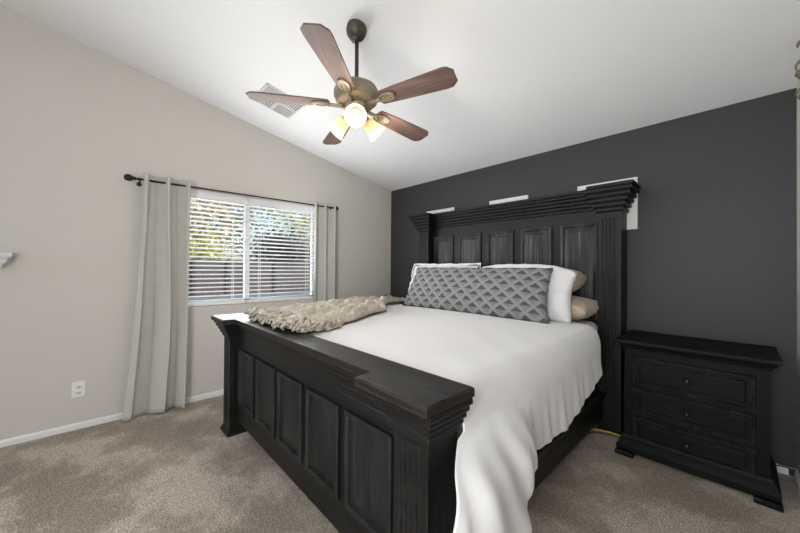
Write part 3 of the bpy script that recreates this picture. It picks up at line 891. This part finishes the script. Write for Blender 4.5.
bm = B(); box(bm, -s_ + .01, s_ - .01, -s_ + .01, s_ - .01, -.0025, -.0005); vmake('duct_back', bm, duct_dark)

# ------------------------------------------------------------------ vine on the right wall
vine = empty('wall_vine', (W, -.42, 2.2), 'leafy vine on the right wall, only its leaf tips showing', 'plant')
bm = B(); vp = [(W - .008, -.47 + .05 * math.sin(k * 1.1), 2.62 - k * .075) for k in range(8)]
tube(bm, vp, .004, 8); make('stem', bm, stem_brown, vine)
bm = B()
for y, z, ang in ((-.36, 2.43, 200), (-.355, 2.375, 175), (-.38, 2.27, 205), (-.43, 2.50, 170), (-.48, 2.33, 200), (-.50, 2.20, 180)):
    L0 = .065; dirv = Vector((-.16, .72, math.sin(R(ang)) * .5)).normalized(); sd = dirv.cross(Vector((1, 0, 0))).normalized()
    base = Vector((W - .012, y - .07, z)); rows = []
    for q in range(7):
        f = q / 6; wd = .014 * math.sin(math.pi * min(1, f * .9 + .1)) ** .8 * (1 if q < 6 else 0.05)
        cpt = base + dirv * L0 * f + Vector((-.012 * math.sin(math.pi * f), 0, -.01 * f * f))
        cpt.x = min(cpt.x, W - .006)
        rows.append([bm.verts.new(cpt - sd * wd), bm.verts.new(cpt + Vector((-.004, 0, 0))), bm.verts.new(cpt + sd * wd)])
    for r0, r1 in zip(rows, rows[1:]):
        for k in range(2): bm.faces.new((r0[k], r0[k + 1], r1[k + 1], r1[k])).smooth = True
lf = make('leaves', bm, leaf_dark, vine)
sm = lf.modifiers.new('thickness', 'SOLIDIFY'); sm.thickness = .0015

# ------------------------------------------------------------------ outside the window
gravel = simple('yard_gravel', (.36, .33, .30), .9, var=.2, scale=50)
fence_mat = simple('fence_paint', (.06, .053, .056), .8, var=.12, scale=9, stretch=(1, 1, 12))
post_mat = simple('fence_post', (.022, .02, .022), .8, var=.1)
planter_mat = simple('blue_grey_block', (.07, .10, .13), .8, var=.12, scale=14, bmp=.3)
bark = simple('bark', (.16, .12, .09), .9, var=.3, scale=20, bmp=.5, bdist=.01)
def leafm(name, c, v=.45):
    return simple(name, c, .6, var=v, scale=3.5)
lf_yel = leafm('yellow_green_leaf', (.34, .36, .07)); lf_tan = leafm('pale_olive_leaf', (.42, .38, .22)); lf_grn = leafm('mid_green_leaf', (.14, .18, .06)); lf_drk = leafm('dark_leaf', (.022, .028, .022))
bm = B(); box(bm, -16, -.15, -9, 12, -.25, -.10); tag(make('ground', bm, gravel), kind='structure')
fence = empty('garden_fence', (-4.05, 0, -.1), 'dark grey board fence outside the window', 'fence')
bm = B()
y = -7.0
while y < 8.0:
    box(bm, -4.08, -4.05, y, y + .145, -.1, 1.44, .004); y += .15
make('boards', bm, fence_mat, fence)
for y in (-4.3, -3.05, -1.775, -1.148, -.119, .9, 2.1):
    bm = B(); box(bm, -4.05, -3.99, y - .03, y + .03, -.1, 1.45, .004); make('post', bm, post_mat, fence)
bm = B(); box(bm, -3.75, -3.45, -6.5, 6.5, -.1, .70, .01)
tag(make('planter_wall', bm, planter_mat, None, (-3.6, 0, -.1)), 'low blue grey block wall in front of the fence outside', 'wall')
def tree(name, label, x, y, h, rad, hz, n, leafmat, ls, seed, trunk=.06, zc=None, cat='tree'):
    rnd = random.Random(seed)
    r = empty(name, (x, y, -.1), label, cat, 'trees beyond the fence')
    zc = zc or h * .62
    bm = B(); tube(bm, [(x, y, -.1), (x + .04, y + .03, h * .3), (x - .03, y + .05, h * .6), (x, y, h * .85)], trunk, 8, radii=[trunk, trunk * .85, trunk * .6, trunk * .25])
    for k in range(7):
        a = rnd.uniform(0, 6.28); z0 = h * rnd.uniform(.3, .7)
        tube(bm, [(x, y, z0), (x + rad * .45 * math.cos(a), y + rad * .45 * math.sin(a), z0 + hz * .3), (x + rad * .85 * math.cos(a), y + rad * .85 * math.sin(a), z0 + hz * .5)], .02, 6, radii=[.03, .018, .006])
    make('trunk', bm, bark, r)
    bm = B(); clusters = []
    for k in range(26):
        a = rnd.uniform(0, 6.28); rr = rad * math.sqrt(rnd.random()) * .85; zz = zc + hz * rnd.uniform(-1, 1) * math.sqrt(max(0, 1 - (rr / rad) ** 2))
        clusters.append((x + rr * math.cos(a), y + rr * math.sin(a), zz))
    for k in range(n):
        c0 = clusters[rnd.randrange(len(clusters))]; sp_ = rad * .26
        p = Vector((rnd.gauss(c0[0], sp_), rnd.gauss(c0[1], sp_), rnd.gauss(c0[2], sp_)))
        d = Vector((rnd.uniform(-1, 1), rnd.uniform(-1, 1), rnd.uniform(-.8, .5))).normalized(); e = d.orthogonal().normalized()
        e.rotate(Matrix.Rotation(rnd.uniform(0, 6.28), 3, d)); l_ = ls * rnd.uniform(.6, 1.2)
        vs = [bm.verts.new(p), bm.verts.new(p + d * l_ * .5 + e * l_ * .28), bm.verts.new(p + d * l_), bm.verts.new(p + d * l_ * .5 - e * l_ * .28)]
        bm.faces.new(vs)
    make('crown', bm, leafmat, r)
tree('olive_tree', 'pale olive tree behind the fence, seen through the left blind', -6.2, -1.25, 4.2, 1.25, 1.1, 3200, lf_tan, .13, 1, zc=2.9)
tree('shade_tree', 'mid green tree behind the fence at the middle of the window', -7.6, .35, 4.4, 1.3, 1.2, 2600, lf_grn, .13, 2, zc=2.8)
tree('citrus_tree', 'bright yellow green tree behind the fence at the right blind', -5.6, 1.75, 3.2, 1.0, .9, 2600, lf_yel, .12, 3, zc=2.25)
tree('citrus_shrub', 'yellow green shrub just above the fence at the left blind', -5.0, -1.75, 2.0, .75, .35, 1500, lf_yel, .10, 4, zc=1.65, cat='shrub')
tree('dark_hedge', 'dark hedge above the fence between the lighter trees', -4.75, .35, 2.1, .62, .30, 2600, lf_drk, .11, 5, zc=1.72, cat='shrub')
